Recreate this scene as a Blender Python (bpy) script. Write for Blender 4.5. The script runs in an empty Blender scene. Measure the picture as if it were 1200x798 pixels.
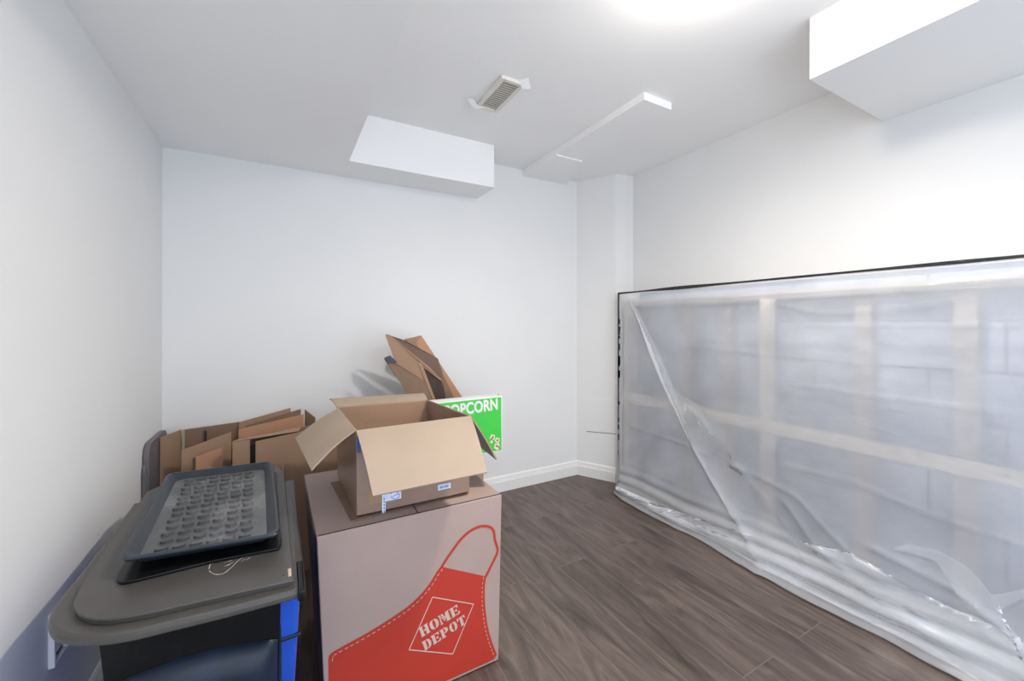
import bpy, bmesh, math, random
from mathutils import Vector, Matrix, noise

C = bpy.context.scene.collection
random.seed(7)
H = 1.126                     # eye height
F = 478.0                     # focal length in pixels of the 1200 px wide frame
YAW = math.atan2(269, 478)
SN, CN = math.sin(YAW), math.cos(YAW)
YB, XL, XR, ZC = 2.438, -0.485, 2.22, 2.20   # back wall, left wall, right wall, ceiling

# ------------------------------------------------------------------ measuring helpers
def ray(px, py):
    a = (px - 600) / F
    return Vector((a * CN + SN, CN - a * SN, (380 - py) / F))
def onX(px, py, X):
    r = ray(px, py); r = r * (X / r.x); return Vector((r.x, r.y, r.z + H))
def onY(px, py, Y):
    r = ray(px, py); r = r * (Y / r.y); return Vector((r.x, r.y, r.z + H))
def onZ(px, py, Z):
    r = ray(px, py); r = r * ((Z - H) / r.z); return Vector((r.x, r.y, Z))

# ------------------------------------------------------------------ materials
def lin(v):
    v /= 255.0
    return v / 12.92 if v <= 0.04045 else ((v + 0.055) / 1.055) ** 2.4
def rgb(r, g, b): return (lin(r), lin(g), lin(b), 1)

def new_mat(name):
    m = bpy.data.materials.new(name); m.use_nodes = True
    nt = m.node_tree
    return m, nt, nt.nodes, nt.links, nt.nodes['Principled BSDF']

def mat(name, col, rough=0.6, var=0.06, scale=8.0, bump=0.0, bscale=60.0, spec=0.5, stretch=(1, 1, 1), coat=0.0, metal=0.0):
    m, nt, N, L, P = new_mat(name)
    tc = N.new('ShaderNodeTexCoord')
    mp = N.new('ShaderNodeMapping'); mp.inputs['Scale'].default_value = stretch
    L.new(tc.outputs['Object'], mp.inputs['Vector'])
    nz = N.new('ShaderNodeTexNoise'); nz.inputs['Scale'].default_value = scale; nz.inputs['Detail'].default_value = 6
    L.new(mp.outputs['Vector'], nz.inputs['Vector'])
    cr = N.new('ShaderNodeValToRGB')
    lo = tuple(c * (1 - var) for c in col[:3]) + (1,); hi = tuple(min(1, c * (1 + var)) for c in col[:3]) + (1,)
    cr.color_ramp.elements[0].position = 0.3; cr.color_ramp.elements[0].color = lo
    cr.color_ramp.elements[1].position = 0.7; cr.color_ramp.elements[1].color = hi
    L.new(nz.outputs['Fac'], cr.inputs['Fac']); L.new(cr.outputs['Color'], P.inputs['Base Color'])
    P.inputs['Roughness'].default_value = rough
    P.inputs['Specular IOR Level'].default_value = spec
    P.inputs['Coat Weight'].default_value = coat
    P.inputs['Coat Roughness'].default_value = 0.15
    P.inputs['Metallic'].default_value = metal
    if bump:
        n2 = N.new('ShaderNodeTexNoise'); n2.inputs['Scale'].default_value = bscale; n2.inputs['Detail'].default_value = 4
        L.new(mp.outputs['Vector'], n2.inputs['Vector'])
        b = N.new('ShaderNodeBump'); b.inputs['Strength'].default_value = bump; b.inputs['Distance'].default_value = 0.01
        L.new(n2.outputs['Fac'], b.inputs['Height']); L.new(b.outputs['Normal'], P.inputs['Normal'])
    return m

M = {}
M['wall'] = mat('wall_paint', (0.81, 0.81, 0.805, 1), 0.75, 0.012, 3, 0.05, 220)
M['ceil'] = mat('ceiling_paint', (0.92, 0.917, 0.912, 1), 0.85, 0.012, 3, 0.05, 200)
M['trim'] = mat('trim_paint', (0.84, 0.84, 0.82, 1), 0.4, 0.01, 4)
M['kraft'] = mat('kraft_board', (0.35, 0.22, 0.142, 1), 0.75, 0.10, 5, 0.10, 90, stretch=(1, 1, .3))
M['kraft_dark'] = mat('brown_board', (0.225, 0.138, 0.090, 1), 0.75, 0.10, 5, 0.10, 90, stretch=(1, 1, .3))
M['kraft_orange'] = mat('orange_board', (0.46, 0.245, 0.145, 1), 0.75, 0.10, 5, 0.10, 90, stretch=(1, 1, .3))
M['kraft_pale'] = mat('pale_board', (0.385, 0.297, 0.222, 1), 0.7, 0.05, 5, 0.06, 90)
M['kraft_glossy'] = mat('taped_board', (0.28, 0.185, 0.135, 1), 0.32, 0.14, 5, 0.05, 40, coat=0.35)
M['kraft_pink'] = mat('moving_box_board', (0.42, 0.310, 0.270, 1), 0.7, 0.05, 4, 0.06, 80)
M['fold_shade'] = mat('fold_shade_board', (0.060, 0.038, 0.030, 1), 0.8, 0.10, 5, 0.1, 90)  # near-black board colour painting the shade inside an open carton fold
M['fold_shade_mid'] = mat('mid_fold_shade_board', (0.165, 0.105, 0.075, 1), 0.8, 0.10, 5, 0.1, 90)  # darker board colour painting the shade on a down-facing fold
M['seam'] = mat('dark_seam', (0.035, 0.025, 0.025, 1), 0.8)
M['edge'] = mat('board_edge', (0.60, 0.47, 0.36, 1), 0.8, 0.2, 80)
M['red'] = mat('apron_ink', (0.49, 0.036, 0.019, 1), 0.6, 0.06, 4)
M['stitch'] = mat('stitch_ink', (0.72, 0.50, 0.42, 1), 0.6)
M['logo'] = mat('logo_ink', (0.62, 0.48, 0.42, 1), 0.6)
M['tape_black'] = mat('black_tape', (0.016, 0.02, 0.035, 1), 0.35)
M['green'] = mat('popcorn_green', (0.05, 0.60, 0.06, 1), 0.4, 0.04, 6)
M['white'] = mat('white_print', (0.85, 0.84, 0.82, 1), 0.5, 0.02, 8)
M['shade_ink'] = mat('letter_edge_ink', (0.30, 0.62, 0.32, 1), 0.5)
M['kernel'] = mat('kernel_print', (0.85, 0.68, 0.50, 1), 0.5, 0.10, 60)
M['blue_ink'] = mat('blue_print', (0.03, 0.12, 0.48, 1), 0.4, 0.1, 30)
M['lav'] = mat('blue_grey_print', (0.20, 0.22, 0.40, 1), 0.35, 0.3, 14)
M['label'] = mat('label_paper', (0.68, 0.76, 0.95, 1), 0.4, 0.05, 30)
M['black_plastic'] = mat('black_plastic', (0.006, 0.007, 0.008, 1), 0.25, 0.3, 10, 0.03, 50, spec=.25)
M['navy'] = mat('navy_plastic', (0.009, 0.017, 0.034, 1), 0.34, 0.5, 7, 0.03, 40, spec=.35)
M['blue'] = mat('blue_plastic', (0.016, 0.085, 0.52, 1), 0.18, 0.15, 5, 0.04, 14)
M['tray'] = mat('tray_rubber', (0.060, 0.070, 0.082, 1), 0.42, 0.25, 9, 0.05, 70)
M['lamp_white'] = mat('lamp_white', (0.8, 0.8, 0.78, 1), 0.4)
M['vent'] = mat('vent_cream', (0.78, 0.755, 0.69, 1), 0.45, 0.02, 8)
M['vent_dark'] = mat('vent_gap', (0.42, 0.38, 0.33, 1), 0.8)
M['paper'] = mat('white_paper', (0.88, 0.88, 0.87, 1), 0.6, 0.01, 8)
M['wood'] = mat('spruce', (0.99, 0.90, 0.80, 1), 0.7, 0.02, 3, 0.05, 40, stretch=(6, 1, 1))
M['wood_dim'] = mat('dimmed_wood', (0.66, 0.61, 0.58, 1), 0.8, 0.06, 3, 0.05, 40, stretch=(6, 1, 1))  # set-back wood, its dimness behind the plastic painted into the colour
M['sealant'] = mat('black_sealant', (0.012, 0.013, 0.014, 1), 0.35, 0.3, 30, 0.3, 60)
M['outlet'] = mat('outlet_white', (0.82, 0.84, 0.88, 1), 0.3, 0.01)

def lid_material():
    m = mat('lid_plastic', (0.072, 0.066, 0.061, 1), 0.36, 0.12, 6, 0.03, 60)
    # dusty smears with a shape of their own
    nt = m.node_tree; N = nt.nodes; L = nt.links; P = N['Principled BSDF']
    src = P.inputs['Base Color'].links[0].from_socket
    tc = N['Texture Coordinate']
    nz = N.new('ShaderNodeTexNoise'); nz.inputs['Scale'].default_value = 14; nz.inputs['Detail'].default_value = 10; nz.inputs['Roughness'].default_value = .75
    L.new(tc.outputs['Object'], nz.inputs['Vector'])
    cr = N.new('ShaderNodeValToRGB'); cr.color_ramp.elements[0].position = .64; cr.color_ramp.elements[1].position = .80
    cr.color_ramp.elements[1].color = (.35, .35, .35, 1)
    L.new(nz.outputs['Fac'], cr.inputs['Fac'])
    mx = N.new('ShaderNodeMixRGB'); mx.inputs['Color2'].default_value = (.42, .40, .38, 1)
    L.new(cr.outputs['Color'], mx.inputs['Fac']); L.new(src, mx.inputs['Color1']); L.new(mx.outputs['Color'], P.inputs['Base Color'])
    return m
M['lid'] = lid_material()
M['lid_grey'] = mat('grey_lid_plastic', (0.15, 0.14, 0.15, 1), 0.45, .1, 6)

def tray_material():
    m = M['tray']; nt = m.node_tree; N = nt.nodes; L = nt.links; P = N['Principled BSDF']
    src = P.inputs['Base Color'].links[0].from_socket; tc = N['Texture Coordinate']
    nz = N.new('ShaderNodeTexNoise'); nz.inputs['Scale'].default_value = 7; nz.inputs['Detail'].default_value = 12; nz.inputs['Roughness'].default_value = .78
    L.new(tc.outputs['Object'], nz.inputs['Vector'])
    cr = N.new('ShaderNodeValToRGB'); cr.color_ramp.elements[0].position = .52; cr.color_ramp.elements[1].position = .72
    cr.color_ramp.elements[1].color = (.6, .6, .6, 1)
    L.new(nz.outputs['Fac'], cr.inputs['Fac'])
    mx = N.new('ShaderNodeMixRGB'); mx.inputs['Color2'].default_value = (.42, .41, .40, 1)
    L.new(cr.outputs['Color'], mx.inputs['Fac']); L.new(src, mx.inputs['Color1']); L.new(mx.outputs['Color'], P.inputs['Base Color'])
tray_dust = mat('tray_dusty', (0.095, 0.098, 0.102, 1), 0.42, 0.25, 9, 0.05, 70)
M['tray_rim'] = mat('tray_rim_rubber', (0.022, 0.029, 0.040, 1), 0.38, 0.12, 9)
M['tray'] = tray_dust; tray_material()

def floor_material():
    m, nt, N, L, P = new_mat('dark_laminate')
    tc = N.new('ShaderNodeTexCoord')
    mp = N.new('ShaderNodeMapping'); mp.inputs['Rotation'].default_value = (0, 0, math.pi / 2)
    mp.inputs['Location'].default_value = (0.32, 0.04, 0)
    L.new(tc.outputs['Object'], mp.inputs['Vector'])
    br = N.new('ShaderNodeTexBrick')
    br.inputs['Scale'].default_value = 1; br.inputs['Brick Width'].default_value = 1.22; br.inputs['Row Height'].default_value = 0.165
    br.inputs['Mortar Size'].default_value = 0.0012; br.inputs['Mortar Smooth'].default_value = 0.3; br.offset = 0.37
    br.inputs['Color1'].default_value = (0, 0, 0, 1); br.inputs['Color2'].default_value = (1, 1, 1, 1); br.inputs['Mortar'].default_value = (.5, .5, .5, 1)
    L.new(mp.outputs['Vector'], br.inputs['Vector'])
    # per-plank shift of the grain
    sep = N.new('ShaderNodeSeparateColor'); L.new(br.outputs['Color'], sep.inputs['Color'])
    cmb = N.new('ShaderNodeCombineXYZ')
    mul = N.new('ShaderNodeMath'); mul.operation = 'MULTIPLY'; mul.inputs[1].default_value = 7.0
    L.new(sep.outputs['Red'], mul.inputs[0]); L.new(mul.outputs[0], cmb.inputs['Z']); L.new(mul.outputs[0], cmb.inputs['X'])
    add = N.new('ShaderNodeVectorMath'); add.operation = 'ADD'
    L.new(tc.outputs['Object'], add.inputs[0]); L.new(cmb.outputs[0], add.inputs[1])
    g = N.new('ShaderNodeMapping'); g.inputs['Scale'].default_value = (5.5, 0.85, 1)
    L.new(add.outputs[0], g.inputs['Vector'])
    n1 = N.new('ShaderNodeTexNoise'); n1.inputs['Scale'].default_value = 2.2; n1.inputs['Detail'].default_value = 8; n1.inputs['Roughness'].default_value = .62; n1.inputs['Distortion'].default_value = 2.4
    L.new(g.outputs['Vector'], n1.inputs['Vector'])
    g2 = N.new('ShaderNodeMapping'); g2.inputs['Scale'].default_value = (70, 3.5, 1)
    L.new(add.outputs[0], g2.inputs['Vector'])
    n2 = N.new('ShaderNodeTexNoise'); n2.inputs['Scale'].default_value = 2.0; n2.inputs['Detail'].default_value = 6; n2.inputs['Roughness'].default_value = .7
    L.new(g2.outputs['Vector'], n2.inputs['Vector'])
    cr = N.new('ShaderNodeValToRGB'); e = cr.color_ramp.elements
    e[0].position = .28; e[0].color = (0.055, 0.040, 0.034, 1)
    e[1].position = .78; e[1].color = (0.215, 0.164, 0.142, 1)
    k = e.new(.5); k.color = (0.118, 0.088, 0.075, 1)
    L.new(n1.outputs['Fac'], cr.inputs['Fac'])
    cr2 = N.new('ShaderNodeValToRGB'); cr2.color_ramp.elements[0].position = .60; cr2.color_ramp.elements[1].position = .82
    cr2.color_ramp.elements[1].color = (.6, .6, .6, 1)
    L.new(n2.outputs['Fac'], cr2.inputs['Fac'])
    mx = N.new('ShaderNodeMixRGB'); mx.inputs['Color2'].default_value = (.36, .30, .27, 1)
    L.new(cr2.outputs['Color'], mx.inputs['Fac']); L.new(cr.outputs['Color'], mx.inputs['Color1'])
    mt = N.new('ShaderNodeMixRGB'); mt.blend_type = 'MULTIPLY'; mt.inputs['Fac'].default_value = 1
    tint = N.new('ShaderNodeMapRange'); tint.inputs['To Min'].default_value = .82; tint.inputs['To Max'].default_value = 1.15
    L.new(sep.outputs['Red'], tint.inputs['Value']); L.new(mx.outputs['Color'], mt.inputs['Color1']); L.new(tint.outputs[0], mt.inputs['Color2'])
    mm = N.new('ShaderNodeMixRGB'); mm.inputs['Color2'].default_value = (.30, .25, .22, 1)
    fm = N.new('ShaderNodeMath'); fm.operation = 'MULTIPLY'; fm.inputs[1].default_value = .55
    L.new(br.outputs['Fac'], fm.inputs[0]); L.new(fm.outputs[0], mm.inputs['Fac']); L.new(mt.outputs['Color'], mm.inputs['Color1'])
    L.new(mm.outputs['Color'], P.inputs['Base Color'])
    P.inputs['Roughness'].default_value = .42; P.inputs['Specular IOR Level'].default_value = .45
    b = N.new('ShaderNodeBump'); b.inputs['Strength'].default_value = .12; b.inputs['Distance'].default_value = .004
    L.new(n2.outputs['Fac'], b.inputs['Height']); L.new(b.outputs['Normal'], P.inputs['Normal'])
    return m
M['floor'] = floor_material()

def block_material():
    m, nt, N, L, P = new_mat('concrete_block')
    tc = N.new('ShaderNodeTexCoord')
    sx = N.new('ShaderNodeSeparateXYZ'); L.new(tc.outputs['Object'], sx.inputs[0])
    cb = N.new('ShaderNodeCombineXYZ'); L.new(sx.outputs['Y'], cb.inputs['X']); L.new(sx.outputs['Z'], cb.inputs['Y'])
    br = N.new('ShaderNodeTexBrick'); br.inputs['Scale'].default_value = 1; br.inputs['Brick Width'].default_value = .40; br.inputs['Row Height'].default_value = .19
    br.inputs['Mortar Size'].default_value = .006; br.inputs['Mortar Smooth'].default_value = .4
    br.inputs['Color1'].default_value = (.58, .66, .83, 1); br.inputs['Color2'].default_value = (.68, .755, .91, 1); br.inputs['Mortar'].default_value = (.34, .38, .50, 1)
    L.new(cb.outputs[0], br.inputs['Vector'])
    nz = N.new('ShaderNodeTexNoise'); nz.inputs['Scale'].default_value = 7; nz.inputs['Detail'].default_value = 9; nz.inputs['Roughness'].default_value = .7
    L.new(tc.outputs['Object'], nz.inputs['Vector'])
    mr = N.new('ShaderNodeMapRange'); mr.inputs['From Min'].default_value = .3; mr.inputs['From Max'].default_value = .7; mr.inputs['To Min'].default_value = .75; mr.inputs['To Max'].default_value = 1.15
    L.new(nz.outputs['Fac'], mr.inputs['Value'])
    mt = N.new('ShaderNodeMixRGB'); mt.blend_type = 'MULTIPLY'; mt.inputs['Fac'].default_value = 1
    L.new(br.outputs['Color'], mt.inputs['Color1']); L.new(mr.outputs[0], mt.inputs['Color2'])
    L.new(mt.outputs['Color'], P.inputs['Base Color']); P.inputs['Roughness'].default_value = .9
    b = N.new('ShaderNodeBump'); b.inputs['Strength'].default_value = .4; b.inputs['Distance'].default_value = .01
    L.new(nz.outputs['Fac'], b.inputs['Height']); L.new(b.outputs['Normal'], P.inputs['Normal'])
    return m
M['block'] = block_material()

def poly_material(name, haze, gloss=1.0, col=(.93, .955, 1.0, 1), bump=.15, vary=.07, stretch=(1, 1, 1), fine=9, rough=.17):
    m = bpy.data.materials.new(name); m.use_nodes = True
    nt = m.node_tree; N = nt.nodes; L = nt.links; N.remove(N['Principled BSDF'])
    out = N['Material Output']
    tc = N.new('ShaderNodeTexCoord')
    nz = N.new('ShaderNodeTexNoise'); nz.inputs['Scale'].default_value = 5; nz.inputs['Detail'].default_value = 5
    m0 = N.new('ShaderNodeMapping'); m0.inputs['Scale'].default_value = stretch
    L.new(tc.outputs['Object'], m0.inputs['Vector']); L.new(m0.outputs['Vector'], nz.inputs['Vector'])
    mp = N.new('ShaderNodeMapping'); mp.inputs['Scale'].default_value = (1, 1, 2.2); mp.inputs['Rotation'].default_value = (.5, 0, 0)
    L.new(tc.outputs['Object'], mp.inputs['Vector'])
    n2 = N.new('ShaderNodeTexNoise'); n2.inputs['Scale'].default_value = fine; n2.inputs['Detail'].default_value = 7; n2.inputs['Distortion'].default_value = 1.5
    L.new(mp.outputs['Vector'], n2.inputs['Vector'])
    b = N.new('ShaderNodeBump'); b.inputs['Strength'].default_value = bump; b.inputs['Distance'].default_value = .012
    L.new(n2.outputs['Fac'], b.inputs['Height'])
    tr = N.new('ShaderNodeBsdfTransparent'); tr.inputs['Color'].default_value = (.985, .988, .995, 1)
    df = N.new('ShaderNodeBsdfDiffuse'); df.inputs['Color'].default_value = col
    tl = N.new('ShaderNodeBsdfTranslucent'); tl.inputs['Color'].default_value = col
    dt = N.new('ShaderNodeMixShader'); dt.inputs['Fac'].default_value = .28
    L.new(df.outputs[0], dt.inputs[1]); L.new(tl.outputs[0], dt.inputs[2])
    for nd in (df, tl): L.new(b.outputs['Normal'], nd.inputs['Normal'])
    hz = N.new('ShaderNodeMapRange'); hz.inputs['From Min'].default_value = .3; hz.inputs['From Max'].default_value = .7
    hz.inputs['To Min'].default_value = haze - vary; hz.inputs['To Max'].default_value = haze + vary
    L.new(nz.outputs['Fac'], hz.inputs['Value'])
    rf = N.new('ShaderNodeBsdfRefraction'); rf.inputs['IOR'].default_value = 1.15; rf.inputs['Roughness'].default_value = .6
    rf.inputs['Color'].default_value = (1, 1, 1, 1)
    tm = N.new('ShaderNodeMixShader'); tm.inputs['Fac'].default_value = .25
    L.new(tr.outputs[0], tm.inputs[1]); L.new(rf.outputs[0], tm.inputs[2]); tr = tm
    mx = N.new('ShaderNodeMixShader'); L.new(hz.outputs[0], mx.inputs['Fac']); L.new(tr.outputs[0], mx.inputs[1]); L.new(dt.outputs[0], mx.inputs[2])
    gl = N.new('ShaderNodeBsdfGlossy'); gl.inputs['Roughness'].default_value = rough; gl.inputs['Color'].default_value = (1, 1, 1, 1)
    L.new(b.outputs['Normal'], gl.inputs['Normal'])
    lw = N.new('ShaderNodeFresnel'); lw.inputs['IOR'].default_value = 1.45; L.new(b.outputs['Normal'], lw.inputs['Normal'])
    mg = N.new('ShaderNodeMath'); mg.operation = 'MULTIPLY'; mg.inputs[1].default_value = gloss; mg.use_clamp = True
    L.new(lw.outputs[0], mg.inputs[0])
    m2 = N.new('ShaderNodeMixShader'); L.new(mg.outputs[0], m2.inputs['Fac']); L.new(mx.outputs[0], m2.inputs[1]); L.new(gl.outputs[0], m2.inputs[2])
    L.new(m2.outputs[0], out.inputs['Surface'])
    return m
M['poly'] = poly_material('poly_sheet', .42)
M['poly_fold'] = poly_material('poly_sheet_folded', .26, .7, bump=.14, vary=.10, fine=26, rough=.12)
M['poly_hem'] = poly_material('poly_sheet_gathered', .32, .7, bump=.14, vary=.22, stretch=(1, .5, 5))

# ------------------------------------------------------------------ object helpers
def thing(name, label, cat, loc=(0, 0, 0), group=None):
    o = bpy.data.objects.new(name, None); C.objects.link(o); o.location = loc
    o.empty_display_size = .05
    o['label'] = label; o['category'] = cat
    if group: o['group'] = group
    return o
def tag(o, label=None, cat=None, group=None, kind=None):
    if label: o['label'] = label
    if cat: o['category'] = cat
    if group: o['group'] = group
    if kind: o['kind'] = kind
    return o
def world_loc(o):
    v = Vector((0, 0, 0))
    while o is not None: v += o.location; o = o.parent
    return v
def make(name, bm, m, parent=None, base=None, smooth=False, bevel=0, segs=2, autosmooth=False):
    """link a bmesh (world coordinates) as ONE object whose origin is its parent's place or base"""
    org = Vector(base) if base is not None else (world_loc(parent) if parent else Vector((0, 0, 0)))
    bmesh.ops.translate(bm, verts=bm.verts, vec=-org)
    me = bpy.data.meshes.new(name); bm.normal_update(); bm.to_mesh(me); bm.free()
    o = bpy.data.objects.new(name, me); C.objects.link(o)
    me.materials.append(m)
    if parent:
        o.parent = parent; o.location = org - world_loc(parent)
    else: o.location = org
    if smooth:
        for p in me.polygons: p.use_smooth = True
    if bevel:
        b = o.modifiers.new('bevel', 'BEVEL'); b.width = bevel; b.segments = segs; b.limit_method = 'ANGLE'; b.angle_limit = math.radians(40)
        for p in me.polygons: p.use_smooth = True
        wn = o.modifiers.new('wn', 'WEIGHTED_NORMAL')
    return o
def new(): return bmesh.new()
def box(bm, x0, y0, z0, x1, y1, z1):
    v = [bm.verts.new(p) for p in ((x0, y0, z0), (x1, y0, z0), (x1, y1, z0), (x0, y1, z0), (x0, y0, z1), (x1, y0, z1), (x1, y1, z1), (x0, y1, z1))]
    for f in ((0, 3, 2, 1), (4, 5, 6, 7), (0, 1, 5, 4), (1, 2, 6, 5), (2, 3, 7, 6), (3, 0, 4, 7)): bm.faces.new([v[i] for i in f])
    return bm
def hexa(bm, lower, upper):
    v = [bm.verts.new(p) for p in list(lower) + list(upper)]; n = len(lower)
    bm.faces.new([v[i] for i in reversed(range(n))]); bm.faces.new([v[n + i] for i in range(n)])
    for i in range(n):
        j = (i + 1) % n; bm.faces.new([v[i], v[j], v[n + j], v[n + i]])
    bmesh.ops.recalc_face_normals(bm, faces=bm.faces)
    return bm
def slab(bm, pts, thick=.005, push=None):
    """a polygon of world points given real thickness"""
    pts = [Vector(p) for p in pts]
    n = Vector((0, 0, 0))
    for i in range(len(pts)):
        a, b_ = pts[i], pts[(i + 1) % len(pts)]; n += a.cross(b_)
    n.normalize()
    if push is not None:
        if n.dot(Vector(push)) < 0: n = -n
    return hexa(bm, pts, [p + n * thick for p in pts])
def tube(bm, pts, r, n=8, closed=False):
    pts = [Vector(p) for p in pts]; rings = []
    for i, p in enumerate(pts):
        a = pts[max(i - 1, 0)]; b = pts[min(i + 1, len(pts) - 1)]
        t = (b - a).normalized(); u = t.cross(Vector((0, 0, 1)))
        if u.length < .01: u = t.cross(Vector((1, 0, 0)))
        u.normalize(); w = t.cross(u)
        rings.append([bm.verts.new(p + (u * math.cos(k * 2 * math.pi / n) + w * math.sin(k * 2 * math.pi / n)) * r) for k in range(n)])
    for i in range(len(rings) - 1):
        for k in range(n):
            bm.faces.new([rings[i][k], rings[i][(k + 1) % n], rings[i + 1][(k + 1) % n], rings[i + 1][k]])
    bm.faces.new(rings[0][::-1]); bm.faces.new(rings[-1])
    return bm
def structure(name, bm, m, bevel=0, parent=None):
    o = make(name, bm, m, parent, bevel=bevel)
    if parent is None: o['kind'] = 'structure'
    return o
def rounded(x0, y0, x1, y1, r, n=8):
    """rounded rectangle outline; r = radii (x0y0, x1y0, x1y1, x0y1), counter-clockwise"""
    out = []
    for (cx, cy, rr, a0) in ((x0 + r[0], y0 + r[0], r[0], 180), (x1 - r[1], y0 + r[1], r[1], 270), (x1 - r[2], y1 - r[2], r[2], 0), (x0 + r[3], y1 - r[3], r[3], 90)):
        for k in range(n + 1):
            a = math.radians(a0 + 90 * k / n); out.append((cx + rr * math.cos(a), cy + rr * math.sin(a)))
    return out
def loft(bm, rings, cap0=True, cap1=True):
    vs = [[bm.verts.new(p) for p in r] for r in rings]; n = len(rings[0])
    for a, b in zip(vs, vs[1:]):
        for k in range(n): bm.faces.new([a[k], a[(k + 1) % n], b[(k + 1) % n], b[k]])
    if cap0: bm.faces.new(vs[0][::-1])
    if cap1: bm.faces.new(vs[-1])
    return bm

# ------------------------------------------------------------------ room shell
Y0 = -.9
structure('floor', box(new(), XL - .1, Y0, -.1, 2.4, YB + .1, 0), M['floor'])
structure('ceiling', box(new(), XL - .1, Y0, ZC, 2.4, YB + .1, ZC + .1), M['ceil'])
structure('wall_left', box(new(), XL - .1, Y0, 0, XL, YB + .1, ZC), M['wall'])
structure('wall_back', box(new(), XL, YB, 0, 2.4, YB + .1, ZC), M['wall'])
DA, DB = Vector((1.932, YB, 0)), Vector((2.075, 2.172, 0))      # the angled corner wall
JB = Vector((XR, 2.150, 0))
bm = new()
hexa(bm, [DA, DB, JB, Vector((2.4, 2.15, 0)), Vector((2.4, YB, 0))], [p + Vector((0, 0, ZC)) for p in (DA, DB, JB, Vector((2.4, 2.15, 0)), Vector((2.4, YB, 0)))])
diag = structure('wall_corner', bm, M['wall'])
PZ = 1.345                                                        # ledge above the open framing
structure('wall_right', box(new(), XR, Y0, PZ, 2.4, 2.15, ZC), M['wall'])
structure('wall_right_block', box(new(), 2.235, Y0, 0, 2.4, 2.15, PZ), M['block'])
# two short cut lines in the corner wall
def on_diag(px, py):
    n = (DB - DA).cross(Vector((0, 0, 1))).normalized(); r = ray(px, py); o = Vector((0, 0, H))
    t = (DA - o).dot(n) / r.dot(n); return o + r * t
dn = (DB - DA).cross(Vector((0, 0, 1))).normalized()
if dn.x > 0: dn = -dn
for (p, q, w, mm) in (((684, 466.5), (721, 468), .0022, 'paper'), ((687, 505.5), (722, 508.5), .0020, 'seam')):
    a, b_ = on_diag(*p), on_diag(*q)
    slab_b = slab(new(), [a + Vector((0, 0, w)), b_ + Vector((0, 0, w)), b_ - Vector((0, 0, w)), a - Vector((0, 0, w))], .001, dn)
    make('cut_line', slab_b, M[mm], diag)

# baseboards with a stepped cap
def baseboard(name, a, b_, inward, h=.103):
    a, b_, n = Vector(a), Vector(b_), Vector(inward).normalized()
    prof = [(0, 0), (.016, 0), (.016, h * .66), (.013, h * .70), (.013, h * .74), (.011, h * .80), (.009, h * .93), (.004, h), (0, h)]
    bm = new()
    rings = [[p + n * d + Vector((0, 0, z)) for d, z in prof] for p in (a, b_)]
    loft(bm, rings); bmesh.ops.recalc_face_normals(bm, faces=bm.faces)
    return structure(name, bm, M['trim'])
baseboard('baseboard_back', (XL, YB, 0), (DA.x, YB, 0), (0, -1, 0))
baseboard('baseboard_corner', DA, DB, dn)
baseboard('baseboard_left', (XL, Y0, 0), (XL, YB, 0), (1, 0, 0))

# dropped soffits
SZ = 1.947
bm = new()
L_ = [(XL, Y0), (.292, Y0), (.292, 2.187), (1.108, 2.187), (1.108, YB), (XL, YB)]
hexa(bm, [Vector((x, y, SZ)) for x, y in L_], [Vector((x, y, ZC)) for x, y in L_])
structure('ceiling_soffit_left', bm, M['ceil'])
structure('ceiling_soffit_right', box(new(), 1.612, Y0, 1.985, XR, .735, ZC), M['wall'])
bm = new()
hexa(bm, [Vector(p) for p in ((1.458, 1.345, 2.166), (1.645, 1.345, 2.166), (1.66, 2.04, 2.166), (1.66, 2.04, 2.166 - 0), (1.458, 2.04, 2.166))][:3] + [Vector((1.458, 2.04, 2.166))],
     [Vector(p) for p in ((1.458, 1.345, ZC), (1.645, 1.345, ZC), (1.66, 2.04, ZC), (1.458, 2.04, ZC))])
structure('ceiling_panel', bm, M['ceil'])
bm = new()
hexa(bm, [Vector(p) for p in ((1.458, 2.04, 2.158), (1.66, 2.04, 2.158), (1.83, YB, 2.158), (1.458, YB, 2.158))],
     [Vector(p) for p in ((1.458, 2.04, ZC), (1.66, 2.04, ZC), (1.83, YB, ZC), (1.458, YB, ZC))])
structure('ceiling_panel_step', bm, M['ceil'])

# ------------------------------------------------------------------ ceiling vent with paper tabs
v = thing('ceiling_vent', 'cream slatted air vent on the ceiling with torn paper at two corners', 'air vent', (.88, 1.685, ZC))
x0, x1, y0, y1, zt, zb = .822, .937, 1.548, 1.822, ZC, 2.184
bm = new()
fw = .018
box(bm, x0, y0, zb, x0 + fw, y1, zt); box(bm, x1 - fw, y0, zb, x1, y1, zt)
box(bm, x0 + fw, y0, zb, x1 - fw, y0 + fw, zt); box(bm, x0 + fw, y1 - fw, zb, x1 - fw, y1, zt)
make('vent_frame', bm, M['vent'], v, bevel=.003)
make('vent_backing', box(new(), x0 + fw, y0 + fw, 2.196, x1 - fw, y1 - fw, 2.199), M['vent_dark'], v)
n = 15
for k in range(n):
    yc = y0 + fw + (k + .5) * (y1 - y0 - 2 * fw) / n
    bm = new(); hexa(bm, [Vector((x0 + fw, yc - .0055, 2.1850)), Vector((x1 - fw, yc - .0055, 2.1850)), Vector((x1 - fw, yc + .0050, 2.1885)), Vector((x0 + fw, yc + .0050, 2.1885))],
                     [Vector((x0 + fw, yc - .0055, 2.1865)), Vector((x1 - fw, yc - .0055, 2.1865)), Vector((x1 - fw, yc + .0050, 2.1900)), Vector((x0 + fw, yc + .0050, 2.1900))])
    make('slat', bm, M['vent'], v)
zp = 2.190
slabp = [onZ(608, 93.5, 2.197), onZ(619.5, 91, 2.197), onZ(622, 104, 2.174), onZ(612, 104.5, 2.174)]
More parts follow.
